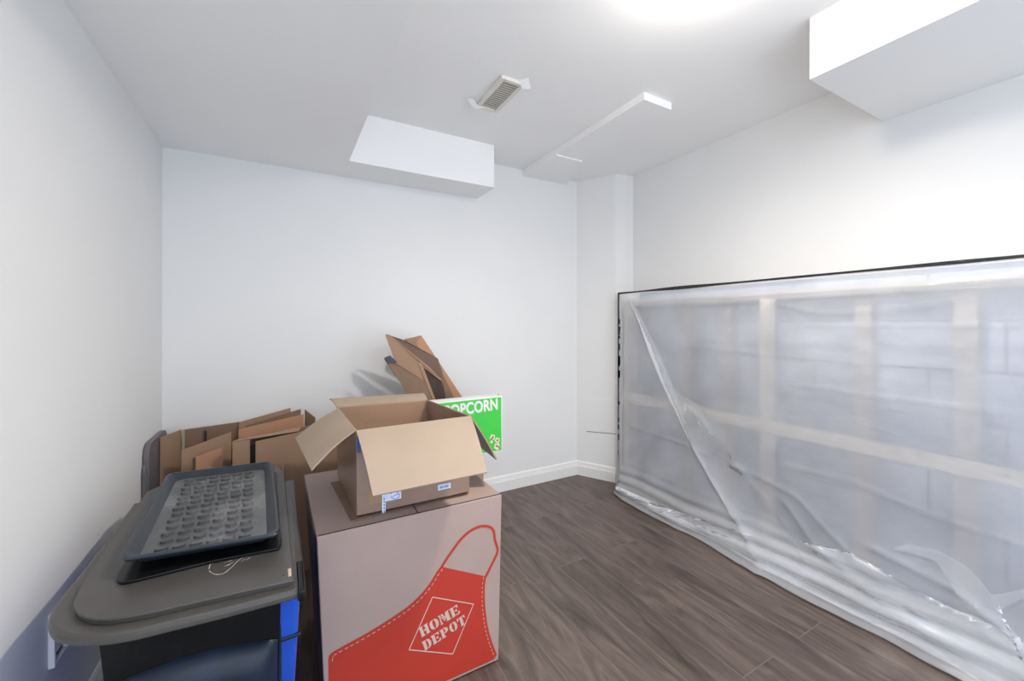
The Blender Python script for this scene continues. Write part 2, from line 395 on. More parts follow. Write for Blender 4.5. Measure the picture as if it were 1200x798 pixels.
make('paper_tab', slab(new(), slabp, .001, (0, 0, 1)), M['paper'], v)
slabp = [onZ(547.5, 116.5, 2.188), onZ(554, 115.5, 2.190), onZ(560, 123, 2.182), onZ(566.5, 126.5, 2.176), onZ(558, 128.5, 2.172), onZ(552, 124, 2.178)]
make('paper_tab', slab(new(), slabp, .001, (0, 0, 1)), M['paper'], v)

# ------------------------------------------------------------------ ceiling lamp that lights the room
LP = Vector((1.05, .73, 2.10))
lamp = thing('ceiling_light', 'round white lamp holder on the ceiling above the top edge of the view', 'ceiling light', (LP.x, LP.y, ZC))
bm = new()
ring = lambda r, z: [Vector((LP.x + r * math.cos(k * math.pi / 12), LP.y + r * math.sin(k * math.pi / 12), z)) for k in range(24)]
loft(bm, [ring(.055, ZC), ring(.055, ZC - .012), ring(.025, ZC - .03), ring(.02, ZC - .052)][::-1]); bmesh.ops.recalc_face_normals(bm, faces=bm.faces)
make('lamp_holder', bm, M['lamp_white'], lamp, smooth=False)
LAMP_COL = (1, .91, .80)
pl = bpy.data.lights.new('lamp_glow', 'POINT'); pl.energy = 6; pl.color = LAMP_COL; pl.shadow_soft_size = .045
sp = bpy.data.lights.new('lamp_beam', 'SPOT'); sp.energy = 80; sp.color = LAMP_COL; sp.shadow_soft_size = .045
sp.spot_size = math.radians(178); sp.spot_blend = 1.0
for l_ in (pl, sp):
    lo = bpy.data.objects.new(l_.name, l_); C.objects.link(lo); lo.location = LP

# ------------------------------------------------------------------ framing behind the plastic
fr = thing('wall_framing', 'pale wooden wall framing of studs and a cross rail behind the plastic sheet', 'wall framing', (2.14, 1.0, 0))
FX = 2.055
def stud(name, y, w, x0, x1, z0=.04, z1=1.25, m='wood'): make(name, box(new(), x0, y - w / 2, z0, x1, y + w / 2, z1), M[m], fr, bevel=.002)
make('bottom_plate', box(new(), FX + .01, -.6, 0, FX + .10, 2.08, .038), M['wood'], fr, bevel=.002)
make('top_plate', box(new(), FX + .055, -.6, 1.2505, XR, 2.08, 1.289), M['wood_dim'], fr, bevel=.002)
stud('stud', 1.122, .046, FX - .020, FX + .030)
stud('stud', 2.052, .038, FX, FX + .085)
for y, w in ((1.66, .05), (1.41, .06), (.785, .055), (.485, .06), (.17, .06), (-.2, .05)):
    stud('stud', y, w, FX + .110, FX + .175, m='wood_dim')
# cross rail, sloping a little
a0, a1 = onX(741, 459.5, FX - .022), onX(1200, 552, FX - .022); b0, b1 = onX(741, 472, FX - .022), onX(1200, 571, FX - .022)
def ext(p, q, y): t = (y - p.y) / (q.y - p.y); return p + (q - p) * t
ra, rb = ext(a0, a1, 2.07), ext(a0, a1, -.5); rc, rd = ext(b0, b1, 2.07), ext(b0, b1, -.5)
rail = make('cross_rail', slab(new(), [ra, rb, rd, rc], .019, (-1, 0, 0)), M['wood'], fr, bevel=.002)
for px in (990, 1052, 1076, 1180):
    k = onX(px, 512 + (px - 990) * .225 + 3, FX - .0405)
    bm = new(); bmesh.ops.create_uvsphere(bm, u_segments=10, v_segments=6, radius=.006, matrix=Matrix.Translation(k) @ Matrix.Diagonal((.3, 1.5, .7, 1)))
    make('knot', bm, mat('knot_wood', (.45, .28, .18, 1), .7), rail)

# ------------------------------------------------------------------ plastic sheet
SX = 2.010
def seg_dist(y, z, a, b_):
    ay, az, by, bz = a[0], a[1], b_[0], b_[1]
    dy, dz = by - ay, bz - az; t = max(0, min(1, ((y - ay) * dy + (z - az) * dz) / (dy * dy + dz * dz)))
    ddy, ddz = y - ay - dy * t, z - az - dz * t
    side = dy * (z - az) - dz * (y - ay)
    return math.hypot(ddy, ddz), (1 if side > 0 else -1), t
def yz(px, py, X=1.985):
    p = onX(px, py, X); return (p.y, p.z)
def line(*pts): return [yz(*p) for p in pts]
CREASES = [  # (polyline, height, width)
    (line((738, 352), (765, 408), (790, 470), (818, 530), (850, 585), (890, 640), (925, 690)), .015, .022),
    (line((808, 478), (850, 520), (880, 565), (925, 620)), .005, .03),
    (line((740, 358), (800, 357), (880, 352), (960, 346), (1060, 338), (1200, 322)), .010, .014),
    (line((890, 352), (960, 366), (1040, 362), (1130, 350)), .008, .02),
    (line((860, 545), (930, 580), (1000, 650), (1090, 720)), .008, .012),
    (line((920, 590), (960, 640), (1040, 700), (1150, 770)), .012, .015),
    (line((1020, 640), (1060, 660), (1120, 690), (1190, 745)), .012, .012),
    (line((740, 560), (790, 585), (850, 625), (900, 665)), .008, .012),
    (line((1160, 490), (1178, 470), (1200, 450)), .008, .01),
    (line((940, 380), (1116, 381), (1200, 380)), .004, .008),
    (line((940, 452), (1040, 466), (1150, 481), (1200, 488)), .004, .008),
    (line((800, 404), (870, 412), (900, 416)), .004, .008),
    (line((920, 546), (1000, 565), (1080, 600), (1200, 640)), .005, .008),
    (line((740, 500), (800, 520), (830, 532)), .005, .008),
]
def bulge(y, z):
    """how far the sheet stands off its top line towards the room"""
    q = max(0, 1 - z / 1.33)
    out = .028 * q + .062 * max(0, 1 - z / .30) ** 2
    for pl, h, w in CREASES:
        best = 9
        for a, b_ in zip(pl, pl[1:]):
            d, s, t = seg_dist(y, z, a, b_)
            if d < best: best = d; sd = s
        if best < w * 5: out += h * math.exp(-best / w) * (1 if sd > 0 else .55)
    amp = .004 + .007 * max(0, 1 - z / .7)
    out += amp * noise.noise(Vector((y * 3.1, z * 4.0, 2.0))) + amp * .6 * noise.noise(Vector((y * 9 + z * 6, z * 7, 5.0)))
    out += .006 * max(0, (1.33 - z) * .6) * math.sin(y * 9 + z * 5)
    out += .011 * max(0, 1 - z / .22) * math.sin(z * 105 + y * 2.2 + 2.5 * noise.noise(Vector((y * 1.7, z * 3, 7))))
    edge = min(1, max(0, (1.332 - z) / .05)) * min(1, max(0.15, (2.083 - y) / .06))
    return max(0.002, out) * edge
sheet = thing('plastic_sheet', 'large clear wrinkled plastic sheet taped over the open wall framing on the right', 'plastic sheet', (1.98, 1.0, 0))
NY, NZ = 210, 130
bm = new(); grid = []
for i in range(NY + 1):
    y = 2.083 - 2.5 * (i / NY) ; row = []
    for j in range(NZ + 1):
        z = 1.335 * (1 - j / NZ) ** 1.0 + .004
        row.append(bm.verts.new((SX - bulge(y, z), y, z)))
    # excess lying on the floor, curling outward
    for d, h in ((.014, .016), (.03, .004), (.048, .006), (.060, .012)):
        w = 1 + .45 * noise.noise(Vector((y * 4, d * 20, 1)))
        base = row[NZ].co.x
        row.append(bm.verts.new((base - d * w * min(1, max(.2, (2.12 - y) / .2)), y, max(.004, h * w))))
    grid.append(row)
for i in range(NY):
    for j in range(len(grid[0]) - 1):
        bm.faces.new([grid[i][j], grid[i][j + 1], grid[i + 1][j + 1], grid[i + 1][j]])
make('sheet', bm, M['poly'], sheet, smooth=True)

# folded-over layers: the same sheet doubled on itself, lying just off the main layer
def fold(name, outline, lift=.006, step=.02, m='poly_fold'):
    """outline: polygon in (y, z); filled with a grid that follows the sheet"""
    bm = new()
    vs = [bm.verts.new((0, y, z)) for y, z in outline]
    f = bm.faces.new(vs)
    bmesh.ops.triangulate(bm, faces=[f])
    for _ in range(4):
        es = [e_ for e_ in bm.edges if e_.calc_length() > step]
        if not es: break
        bmesh.ops.subdivide_edges(bm, edges=es, cuts=1, use_grid_fill=False)
        bmesh.ops.triangulate(bm, faces=[f_ for f_ in bm.faces if len(f_.verts) > 3])
    for v_ in bm.verts:
        y, z = v_.co.y, v_.co.z
        v_.co.x = SX - bulge(y, z) - lift - .004 * (1 + noise.noise(Vector((y * 8, z * 8, 9))))
    return make(name, bm, M[m], sheet, smooth=True)
fold('folded_layer', line((738, 352), (765, 400), (793, 462), (815, 472), (838, 510), (868, 545), (892, 585), (930, 630), (960, 668), (940, 690), (905, 668), (868, 615), (835, 560), (806, 510), (785, 470), (760, 412)))
fold('folded_layer', line((1044, 642), (1065, 637), (1100, 645), (1135, 665), (1170, 705), (1172, 715), (1215, 770), (1215, 790), (1150, 730), (1095, 655)))
fold('folded_layer', line((1160, 697), (1200, 690), (1230, 680), (1230, 700), (1200, 700), (1172, 714)))
hem = [(2.05, .02), (2.05, .05), (1.9, .055), (1.7, .06), (1.5, .07), (1.3, .085), (1.2, .12), (1.05, .13), (.95, .18), (.8, .18), (.75, .22), (.6, .17), (.55, .18), (.3, .15), (.0, .15), (-.35, .14), (-.35, .012), (1.0, .012)]
fold('hem_layer', hem, .004, m='poly_hem')
hem2 = [(2.05, .02), (1.9, .035), (1.5, .045), (1.2, .07), (.9, .10), (.6, .12), (.3, .11), (-.35, .12), (-.35, .012), (1.0, .012)]
fold('hem_layer', hem2, .009, m='poly_hem')
# black sealant / tape along its top and left edge
bm = new(); seg = 90; top = []
for i in range(seg + 1):
    y = 2.083 - 2.5 * i / seg
    w = .008 + .004 * noise.noise(Vector((y * 3, 0, 4))) + (.007 * math.exp(-((y - 1.62) / .2) ** 2))
    top.append((y, w))
for (y, w), (y2, w2) in zip(top, top[1:]):
    z0, z1 = 1.338, 1.338
    hexa(bm, [Vector((SX - .006, y, z0 - w * .6)), Vector((SX - .006, y2, z1 - w2 * .6)), Vector((SX + .012, y2, z1 - w2 * .6)), Vector((SX + .012, y, z0 - w * .6))],
         [Vector((SX - .006, y, z0 + w * .6)), Vector((SX - .006, y2, z1 + w2 * .6)), Vector((SX + .012, y2, z1 + w2 * .6)), Vector((SX + .012, y, z0 + w * .6))])
bmesh.ops.remove_doubles(bm, verts=bm.verts, dist=.0001)
tag(make('sealant_strip', bm, M['sealant'], sheet), 'black sealant strip along the top edge of the plastic')
bm = new(); box(bm, SX - .004, 2.078, .03, SX + .010, 2.086, 1.336)
for k in range(26):
    z = .06 + random.random() * 1.22
    box(bm, SX - .006, 2.066 - random.random() * .006, z, SX - .002, 2.081, z + .01 + random.random() * .035)
tag(make('sealant_strip', bm, M['sealant'], sheet), 'black ragged sealant strip down the left edge of the plastic')
# painted ledge / end panel of the framed section
structure('trim_1', box(new(), FX - .005, 2.087, 0, XR, 2.150, PZ), M['trim'])

# ------------------------------------------------------------------ outlet plate on the left wall
op = thing('wall_outlet', 'white outlet plate low on the left wall behind the blue bin', 'outlet', (XL, 1.42, .37))
bm = new(); py0, py1, pz0, pz1 = 1.382, 1.458, .306, .434
fwid = .009
box(bm, XL, py0, pz0, XL + .012, py0 + fwid, pz1); box(bm, XL, py1 - fwid, pz0, XL + .012, py1, pz1)
box(bm, XL, py0 + fwid, pz1 - fwid, XL + .012, py1 - fwid, pz1); box(bm, XL, py0 + fwid, pz0, XL + .012, py1 - fwid, pz0 + fwid)
make('plate_rim', bm, M['outlet'], op, bevel=.002)
make('plate_recess', box(new(), XL, py0 + fwid, pz0 + fwid, XL + .003, py1 - fwid, pz1 - fwid), M['navy'], op)
for zc in (.345, .395): make('socket', box(new(), XL + .003, 1.405, zc - .015, XL + .009, 1.435, zc + .015), M['outlet'], op, bevel=.003)

# ------------------------------------------------------------------ big moving box with the apron print
hd = thing('moving_box', 'big pinkish brown moving box with a red printed apron on its front', 'cardboard box', (.36, 1.46, 0))
HY = 1.20; HT = .56
lower = [(.103, 1.210, .004), (.630, 1.210, .004), (.632, 1.72, .004), (.105, 1.72, .004)]
upper = [(.079, HY, HT), (.637, HY, HT), (.637, 1.722, HT), (.070, 1.722, HT)]
make('carton', hexa(new(), [Vector(p) for p in lower], [Vector(p) for p in upper]), M['kraft_pink'], hd, bevel=.004)
fl = (Vector(lower[0]), Vector(lower[1]), Vector(upper[1]), Vector(upper[0]))
fn = (fl[1] - fl[0]).cross(fl[3] - fl[0]).normalized()
if fn.y > 0: fn = -fn
def on_front(px, py, lift=0.0):
    r = ray(px, py); o = Vector((0, 0, H)); t = (fl[0] - o).dot(fn) / r.dot(fn); return o + r * t + fn * lift
def c3(x, y): return (340 + x / 3.353, 560 + y / 3.353)
def print_poly(name, pix, m, parent, lift=.0012, thick=.0006, where=None):
    where = where or on_front
    pts = [where(*p) + fn * 0 for p in pix]
    pts = [p - Vector((0, 0, 0)) for p in pts]
    bm = new(); slab(bm, pts, thick + lift, (0, -1, 0)); return make(name, bm, m, parent)
def smooth_line(pts, n=6):
    out = []
    P_ = [pts[0]] + list(pts) + [pts[-1]]
    for i in range(1, len(P_) - 2):
        p0, p1, p2, p3 = P_[i - 1], P_[i], P_[i + 1], P_[i + 2]
        for k in range(n):
            t = k / n
            out.append(tuple(.5 * (2 * p1[d] + (-p0[d] + p2[d]) * t + (2 * p0[d] - 5 * p1[d] + 4 * p2[d] - p3[d]) * t * t + (-p0[d] + 3 * p1[d] - 3 * p2[d] + p3[d]) * t ** 3) for d in range(len(p1))))
    out.append(tuple(pts[-1])); return out
left_edge = smooth_line([c3(*p) for p in ((150, 725), (152, 703), (165, 686), (200, 665), (300, 610), (400, 548), (480, 490), (540, 425), (575, 370), (592, 348))])
right_edge = smooth_line([c3(*p) for p in ((770, 387), (765, 430), (766, 500), (776, 580), (792, 640), (812, 694))])
bl = Vector(lower[0]) ; br_ = Vector(lower[1])
def edge_pt(t): return bl + (br_ - bl) * t
pts = [on_front(*p) for p in left_edge] + [on_front(*p) for p in right_edge]
tail = on_front(*right_edge[-1])
pts += [bl.lerp(br_, .965) + Vector((0, 0, .010)), bl.lerp(br_, .014) + Vector((0, 0, .010))]
apron = make('apron_print', slab(new(), pts, .0010, (0, -1, 0)), M['red'], hd)
strap = smooth_line([c3(*p) for p in ((594, 352), (612, 322), (640, 282), (670, 242), (705, 210), (745, 191), (778, 191), (798, 206), (805, 245), (815, 284), (803, 318), (786, 352), (768, 389))], 5)
def ribbon(bm, pts3, w, nrm, thick=.001):
    """flat ribbon along 3-D points lying on a face with normal nrm"""
    L0, R0 = [], []
    for i, p in enumerate(pts3):
        a = pts3[max(0, i - 1)]; b_ = pts3[min(len(pts3) - 1, i + 1)]
        s_ = (b_ - a).normalized().cross(nrm).normalized() * (w / 2)
        L0.append(p + s_); R0.append(p - s_)
    for i in range(len(pts3) - 1):
        hexa(bm, [L0[i], L0[i + 1], R0[i + 1], R0[i]], [q + nrm * thick for q in (L0[i], L0[i + 1], R0[i + 1], R0[i])])
    return bm
make('strap_print', ribbon(new(), [on_front(*p) for p in strap], .0085, fn), M['red'], hd)
def dashes(bm, pix, inset, dash, gap, w, lift):
    p3 = [on_front(*p) for p in pix]; d = 0; cur = None; on = True; acc = 0
    out = []
    fine = []
    for a, b_ in zip(p3, p3[1:]):
        for k in range(10): fine.append(a.lerp(b_, k / 10))
    off = []
    for i, p in enumerate(fine):
        a = fine[max(0, i - 1)]; b_ = fine[min(len(fine) - 1, i + 1)]
        off.append(p + (b_ - a).normalized().cross(fn).normalized() * inset + fn * lift)
    seg = []; acc = 0
    for a, b_ in zip(off, off[1:]):
        acc += (b_ - a).length
        if acc % (dash + gap) < dash: seg.append(a)
        else:
            if len(seg) > 1: ribbon(bm, seg, w, fn, .0005)
            seg = []
    return bm
for eg in (left_edge, right_edge):
    make('stitch_print', dashes(new(), eg, .010, .009, .006, .0016, .0012), M['stitch'], apron)

# logo: a diamond outline with two lines of stencil capitals
def c8(x, y): return (460 + x / 4.436, 610 + y / 4.436)
D = [on_front(*c8(*p), .0012) for p in ((207, 397), (420, 433), (312, 692), (85, 670))]
bm = new()
for a, b_ in zip(D, D[1:] + D[:1]): ribbon(bm, [a, b_], .0026, fn, .0005)
make('logo_outline', bm, M['logo'], apron)
# stencil letters, each a list of polygons in a 10 x 14 cell
GL = {
 'H': [[(0,0),(4.4,0),(4.4,1.2),(3.7,1.2),(3.7,12.8),(4.4,12.8),(4.4,14),(0,14),(0,12.8),(.7,12.8),(.7,1.2),(0,1.2)],
       [(5.6,0),(10,0),(10,1.2),(9.3,1.2),(9.3,12.8),(10,12.8),(10,14),(5.6,14),(5.6,12.8),(6.3,12.8),(6.3,7.8),(4.4,7.8),(4.4,6.2),(6.3,6.2),(6.3,1.2),(5.6,1.2)]],
 'O': [[(4.5,0),(2.4,.7),(.8,2.8),(.2,7),(.8,11.2),(2.4,13.3),(4.5,14),(4.5,12.6),(3.7,11),(3.4,7),(3.7,3),(4.5,1.4)],
       [(5.5,0),(7.6,.7),(9.2,2.8),(9.8,7),(9.2,11.2),(7.6,13.3),(5.5,14),(5.5,12.6),(6.3,11),(6.6,7),(6.3,3),(5.5,1.4)]],
 'M': [[(0,0),(2.6,0),(2.6,1.2),(2,1.2),(2,12),(2.4,14),(0,14),(0,12.8),(.6,12.8),(.6,1.2),(0,1.2)],
       [(3,14),(5.6,4.5),(6.4,7.6),(4.9,14)], [(5.9,2.5),(4.9,2.5),(2.6,10),(2.6,12.5)],
       [(8,14),(6.1,4.5),(6.3,2.5),(7.6,7),(7.6,1.2),(7,1.2),(7,0),(12,0),(12,1.2),(11.3,1.2),(11.3,12.8),(12,12.8),(12,14)]],
 'E': [[(0,0),(4.2,0),(4.2,14),(0,14),(0,12.8),(.8,12.8),(.8,1.2),(0,1.2)],
       [(4.9,0),(9.5,0),(9.8,4.2),(8.8,4.2),(7.4,1.4),(4.9,1.4)], [(4.9,14),(9.3,14),(9.5,10.2),(8.5,10.2),(7.2,12.6),(4.9,12.6)],
       [(4.9,6.3),(6.3,6.3),(6.7,4.8),(7.5,4.8),(7.5,9.2),(6.7,9.2),(6.3,7.7),(4.9,7.7)]],
 'D': [[(0,0),(4.2,0),(4.2,14),(0,14),(0,12.8),(.8,12.8),(.8,1.2),(0,1.2)],
       [(4.9,0),(7,.4),(9,2.6),(9.8,7),(9,11.4),(7,13.6),(4.9,14),(4.9,12.6),(6.1,11.6),(6.6,7),(6.1,2.4),(4.9,1.4)]],
 'P': [[(0,0),(4.9,0),(4.9,1.2),(4.2,1.2),(4.2,14),(0,14),(0,12.8),(.8,12.8),(.8,1.2),(0,1.2)],
       [(4.9,5.6),(7,5.8),(9,7.4),(9.6,9.8),(9,12.2),(7,13.8),(4.9,14),(4.9,12.7),(5.9,12),(6.3,9.8),(5.9,7.6),(4.9,6.9)]],
 'T': [[(2.6,0),(7.4,0),(7.4,1.2),(6.7,1.2),(6.7,14),(3.3,14),(3.3,1.2),(2.6,1.2)],
       [(2.6,14),(.3,14),(0,9.6),(1,9.6),(2,12.4),(2.6,12.6)], [(7.4,14),(9.7,14),(10,9.6),(9,9.6),(8,12.4),(7.4,12.6)]],
}
def word(bm, text, org, along, up, lift):
    x = 0
    for ch in text:
        for pg in GL[ch]:
            pts = [org + along * (x + a) + up * b_ for a, b_ in pg]
            slab(bm, [p + fn * lift for p in pts], .0005, fn)
        x += (12 if ch == 'M' else 10) + .9
    return bm
# each word: bottom-left, bottom-right and top-left corners seen on the box
def word_frame(text, BL, BR, TL):
    width = sum((12 if ch == 'M' else 10) + .9 for ch in text) - .9
    o_, r_, t_ = on_front(*c8(*BL)), on_front(*c8(*BR)), on_front(*c8(*TL))
    return o_, (r_ - o_) / width, (t_ - o_) / 14
bm = new()
word(bm, 'HOME', *word_frame('HOME', (150, 606), (352, 478), (133, 560)), .0012)
word(bm, 'DEPOT', *word_frame('DEPOT', (166, 676), (385, 530), (150, 632)), .0012)
make('logo_lettering', bm, M['logo'], apron)
# dark tape on the left side by the front edge, seams on top
A, B, Cc, Dd = Vector(lower[0]), Vector(upper[0]), Vector(upper[3]), Vector(lower[3])
def left_face(u, v_): return A.lerp(Dd, u).lerp(B.lerp(Cc, u), v_)
tag(make('tape_strip', slab(new(), [left_face(.0, .03), left_face(.14, .03), left_face(.14, .985), left_face(.0, .985)], .0012, (-1, 0, 0)), M['tape_black'], hd), 'black tape down the left front corner')
bm = new(); zt = HT + .0004
ribbon(bm, [Vector((.355, HY + .003, zt)), Vector((.355, 1.72, zt))], .003, Vector((0, 0, 1)), .0008)
ribbon(bm, [Vector((.083, HY + .0035, zt)), Vector((.634, HY + .0035, zt))], .003, Vector((0, 0, 1)), .0010)
make('top_seam', bm, M['seam'], hd)
# flat piece of card between the two boxes
card = [Vector(p) for p in ((.172, 1.238, HT + .001), (.232, 1.240, HT + .001), (.22, 1.58, HT + .001), (.150, 1.578, HT + .001))]
o = make('cardboard_strip', slab(new(), card, .004, (0, 0, 1)), M['kraft_dark'], None, base=(.19, 1.4, HT + .001))
tag(o, 'narrow flat strip of brown cardboard sticking out from under the small open box', 'cardboard strip')

# ------------------------------------------------------------------ small open box on top
SB = HT + .0058
sb = thing('open_box', 'small brown open cardboard box with flaps folded out, standing on the big moving box', 'cardboard box', (.36, 1.44, SB))
T = .815; t_ = .005
# corners (base -> rim)
bq = [Vector((.188, 1.25, SB)), Vector((.540, 1.25, SB)), Vector((.525, 1.625, SB)), (Vector((.178, 1.635, SB)))]
tq = [Vector((.186, 1.25, T)), Vector((.546, 1.25, T + .003)), Vector((.515, 1.618, T)), (Vector((.176, 1.645, T)))]
cen = sum(bq, Vector()) / 4
def panel(i, j, name, m):
    n_ = (bq[j] - bq[i]).cross(Vector((0, 0, 1))).normalized()
    if n_.dot(cen - bq[i]) < 0: n_ = -n_
    return make(name, slab(new(), [bq[i], bq[j], tq[j], tq[i]], t_, n_), m, sb)
panel(0, 1, 'front_panel', M['kraft_glossy']); panel(1, 2, 'side_panel', M['kraft_glossy'])
panel(2, 3, 'back_panel', M['kraft']); panel(3, 0, 'side_panel', M['kraft_glossy'])
make('box_bottom', slab(new(), [p + Vector((0, 0, .001)) for p in bq], .004, (0, 0, 1)), M['kraft'], sb)
def flap(name, a, b_, c_, d_, m, up, under=None, bend=0.0, n=7):
    """curved flap: hinge a->b, outer edge d->c"""
    bm = new(); rows = []
    for i in range(n + 1):
        t = i / n; p, q = a.lerp(d_, t), b_.lerp(c_, t)
        lift = Vector((0, 0, bend * math.sin(math.pi * min(1, t * 1.0))))
        rows.append((p + lift, q + lift))
    nrm = (b_ - a).cross(d_ - a).normalized()
    if nrm.dot(Vector(up)) < 0: nrm = -nrm
    top = [(bm.verts.new(p), bm.verts.new(q)) for p, q in rows]; bot = [(bm.verts.new(p - nrm * .0045), bm.verts.new(q - nrm * .0045)) for p, q in rows]
    for i in range(n):
        bm.faces.new([top[i][0], top[i][1], top[i + 1][1], top[i + 1][0]]); bm.faces.new([bot[i][0], bot[i + 1][0], bot[i + 1][1], bot[i][1]])
        bm.faces.new([top[i][0], top[i + 1][0], bot[i + 1][0], bot[i][0]]); bm.faces.new([top[i][1], bot[i][1], bot[i + 1][1], top[i + 1][1]])
    bm.faces.new([top[0][0], bot[0][0], bot[0][1], top[0][1]]); bm.faces.new([top[n][0], top[n][1], bot[n][1], bot[n][0]])
    bmesh.ops.recalc_face_normals(bm, faces=bm.faces)
    o = make(name, bm, m, sb)
    if under:
        o.data.materials.append(under)
        for p in o.data.polygons:
            if p.normal.dot(nrm) < -.5: p.material_index = 1
    for p in o.data.polygons: p.use_smooth = True
    o.data.set_sharp_from_angle(angle=math.radians(50))
    return o
up = Vector((0, 0, .004))
flap('front_flap', tq[0] + up, tq[1] + up, onY(571, 553, 1.075), onY(437, 581, 1.055), M['kraft_pale'], (0, -.3, 1), M['kraft_glossy'], .010)
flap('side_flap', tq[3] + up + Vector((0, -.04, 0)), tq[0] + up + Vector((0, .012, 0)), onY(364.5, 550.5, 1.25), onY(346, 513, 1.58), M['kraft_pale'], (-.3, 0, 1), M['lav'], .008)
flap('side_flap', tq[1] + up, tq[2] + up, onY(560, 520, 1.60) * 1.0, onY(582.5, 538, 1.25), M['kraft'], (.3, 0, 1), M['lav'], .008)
flap('back_flap', tq[2] + up, tq[3] + up, onY(386, 467, 1.80), onY(496, 460.5, 1.80), M['kraft_pale'], (0, 0, 1), M['kraft'], .006)
# labels on the front: lie on the front panel
def on_sb(px, py): return onY(px, py, 1.25)
def c88(x, y): return (400 + x / 6.667, 540 + y / 6.667)
def sbl(name, pix, m, th=.0010): return make(name, slab(new(), [on_sb(*c88(*p)) for p in pix], th, (0, -1, 0)), m, sb)
ship = tag(sbl('shipping_label', ((318, 262), (468, 236), (468, 292), (345, 318), (345, 402), (318, 408)), M['label']), 'pale blue printed label low on the front')
bm = new()
ringp = [on_sb(*c88(418 + 34 * math.cos(a), 268 + 28 * math.sin(a))) + Vector((0, -.0010, 0)) for a in [k * math.pi / 10 for k in range(-9, 10)]]
ribbon(bm, ringp, .0016, Vector((0, -1, 0)), .0005)
ribbon(bm, [on_sb(*c88(*p)) + Vector((0, -.0010, 0)) for p in ((396, 282), (418, 268), (448, 258))], .0014, Vector((0, -1, 0)), .0005)
for k in range(5):
    y = 290 + k * 24; slab(bm, [on_sb(*c88(*p)) + Vector((0, -.001, 0)) for p in ((330, y), (338, y - 2), (338, y + 12), (330, y + 14))], .0004, (0, -1, 0))
make('label_print', bm, M['blue_ink'], ship)
bar = tag(sbl('barcode_label', ((754, 190), (852, 170), (854, 210), (756, 232)), M['label']), 'pale blue barcode label on the front right')
bm = new()
for k in range(9):
    x = 764 + k * 9.2; w = 3 + (k * 7 % 4); y = 190 - (x - 764) * .21
    slab(bm, [on_sb(*c88(*p)) + Vector((0, -.001, 0)) for p in ((x, y + 8), (x + w, y + 7), (x + w, y + 28), (x, y + 30))], .0004, (0, -1, 0))
make('barcode_print', bm, M['blue_ink'], bar)
make('tape_strip', slab(new(), [on_sb(*c88(*p)) for p in ((215, 250), (320, 232), (320, 320), (215, 345))], .0006, (0, -1, 0)), M['kraft'], sb)
tag(make('corner_label', slab(new(), [Vector((.186, 1.249, .802)), Vector((.200, 1.249, .802)), Vector((.196, 1.249, .755)), Vector((.190, 1.249, .752))], .001, (0, -1, 0)), M['blue_ink'], sb), 'blue label bit at the top left corner')

# ------------------------------------------------------------------ boxes behind: brown base box, popcorn box, cartons in it
bb = thing('base_box', 'closed plain brown cardboard box under the green popcorn box, behind the big moving box', 'cardboard box', (.70, 2.12, 0))
make('carton', box(new(), .49, 1.95, 0, .926, 2.36, .442), M['kraft'], bb, bevel=.004)
make('top_seam', ribbon(new(), [Vector((.49, 2.13, .4423)), Vector((.926, 2.13, .4423))], .003, Vector((0, 0, 1)), .0008), M['seam'], bb)
pz0_, pz1_, px0_, px1_, py0_, py1_ = .4435, .742, .47, 1.036, 1.95, 2.002
pc = thing('popcorn_box', 'green and white printed popcorn box standing in front of flattened cartons by the back wall', 'printed box', (.75, 2.14, pz0_))
for nm, a in (('front_panel', (px0_, py0_, pz0_, px1_, py0_ + .004, pz1_)), ('back_panel', (px0_, py1_ - .004, pz0_, px1_, py1_, pz1_)),
              ('side_panel', (px0_, py0_ + .004, pz0_, px0_ + .004, py1_ - .004, pz1_)), ('side_panel', (px1_ - .004, py0_ + .004, pz0_, px1_, py1_ - .004, pz1_)),
              ('box_bottom', (px0_ + .004, py0_ + .004, pz0_, px1_ - .004, py1_ - .004, pz0_ + .004))):
    make(nm, box(new(), *a), M['white'], pc)
PF = py0_
grn = make('green_print', slab(new(), [Vector((px0_ + .004, PF, pz0_ + .004)), Vector((px1_ - .004, PF, pz0_ + .004)), Vector((px1_ - .006, PF, pz1_ - .009)), Vector((px0_ + .004, PF, pz1_ - .012))], .0008, (0, -1, 0)), M['green'], pc)
def text_mesh(body, size, offset, m, name, parent, loc, rot, extrude=.0004, sx=1.0):
    cu = bpy.data.curves.new(name, 'FONT'); cu.body = body; cu.size = size; cu.offset = offset; cu.extrude = extrude; cu.space_character = 1.05
    tmp = bpy.data.objects.new(name, cu); C.objects.link(tmp)
    bpy.context.view_layer.update()
    me = bpy.data.meshes.new_from_object(tmp.evaluated_get(bpy.context.evaluated_depsgraph_get()))
    bpy.data.objects.remove(tmp); bpy.data.curves.remove(cu)
    xs = [v_.co.x for v_ in me.vertices]; x0, x1 = min(xs), max(xs)
    mat_ = Matrix.Translation(Vector(loc) - world_loc(parent)) @ rot @ Matrix.Diagonal((sx / (x1 - x0), 1, 1, 1)) @ Matrix.Translation((-x0, 0, 0))
    me.transform(mat_)
    me.materials.clear(); me.materials.append(m)
    o = bpy.data.objects.new(name, me); C.objects.link(o); o.parent = parent
    return o
R90 = Matrix.Rotation(math.pi / 2, 4, 'X')
tl_, tr_ = onY(521, 489, PF), onY(583, 479, PF)
ang = math.atan2(tr_.z - tl_.z, tr_.x - tl_.x)
wid = tr_.x - tl_.x
rot = Matrix.Rotation(-ang, 4, 'Y') @ R90
text_mesh('POPCORN', .083, .0032, M['shade_ink'], 'title_shadow', pc, (tl_.x + .004, PF - .0010, tl_.z - .003), rot, .0003, wid)
text_mesh('POPCORN', .081, .0020, M['white'], 'title_print', pc, (tl_.x, PF - .0016, tl_.z), rot, .0004, wid)
bm = new()
rnd = random.Random(3)
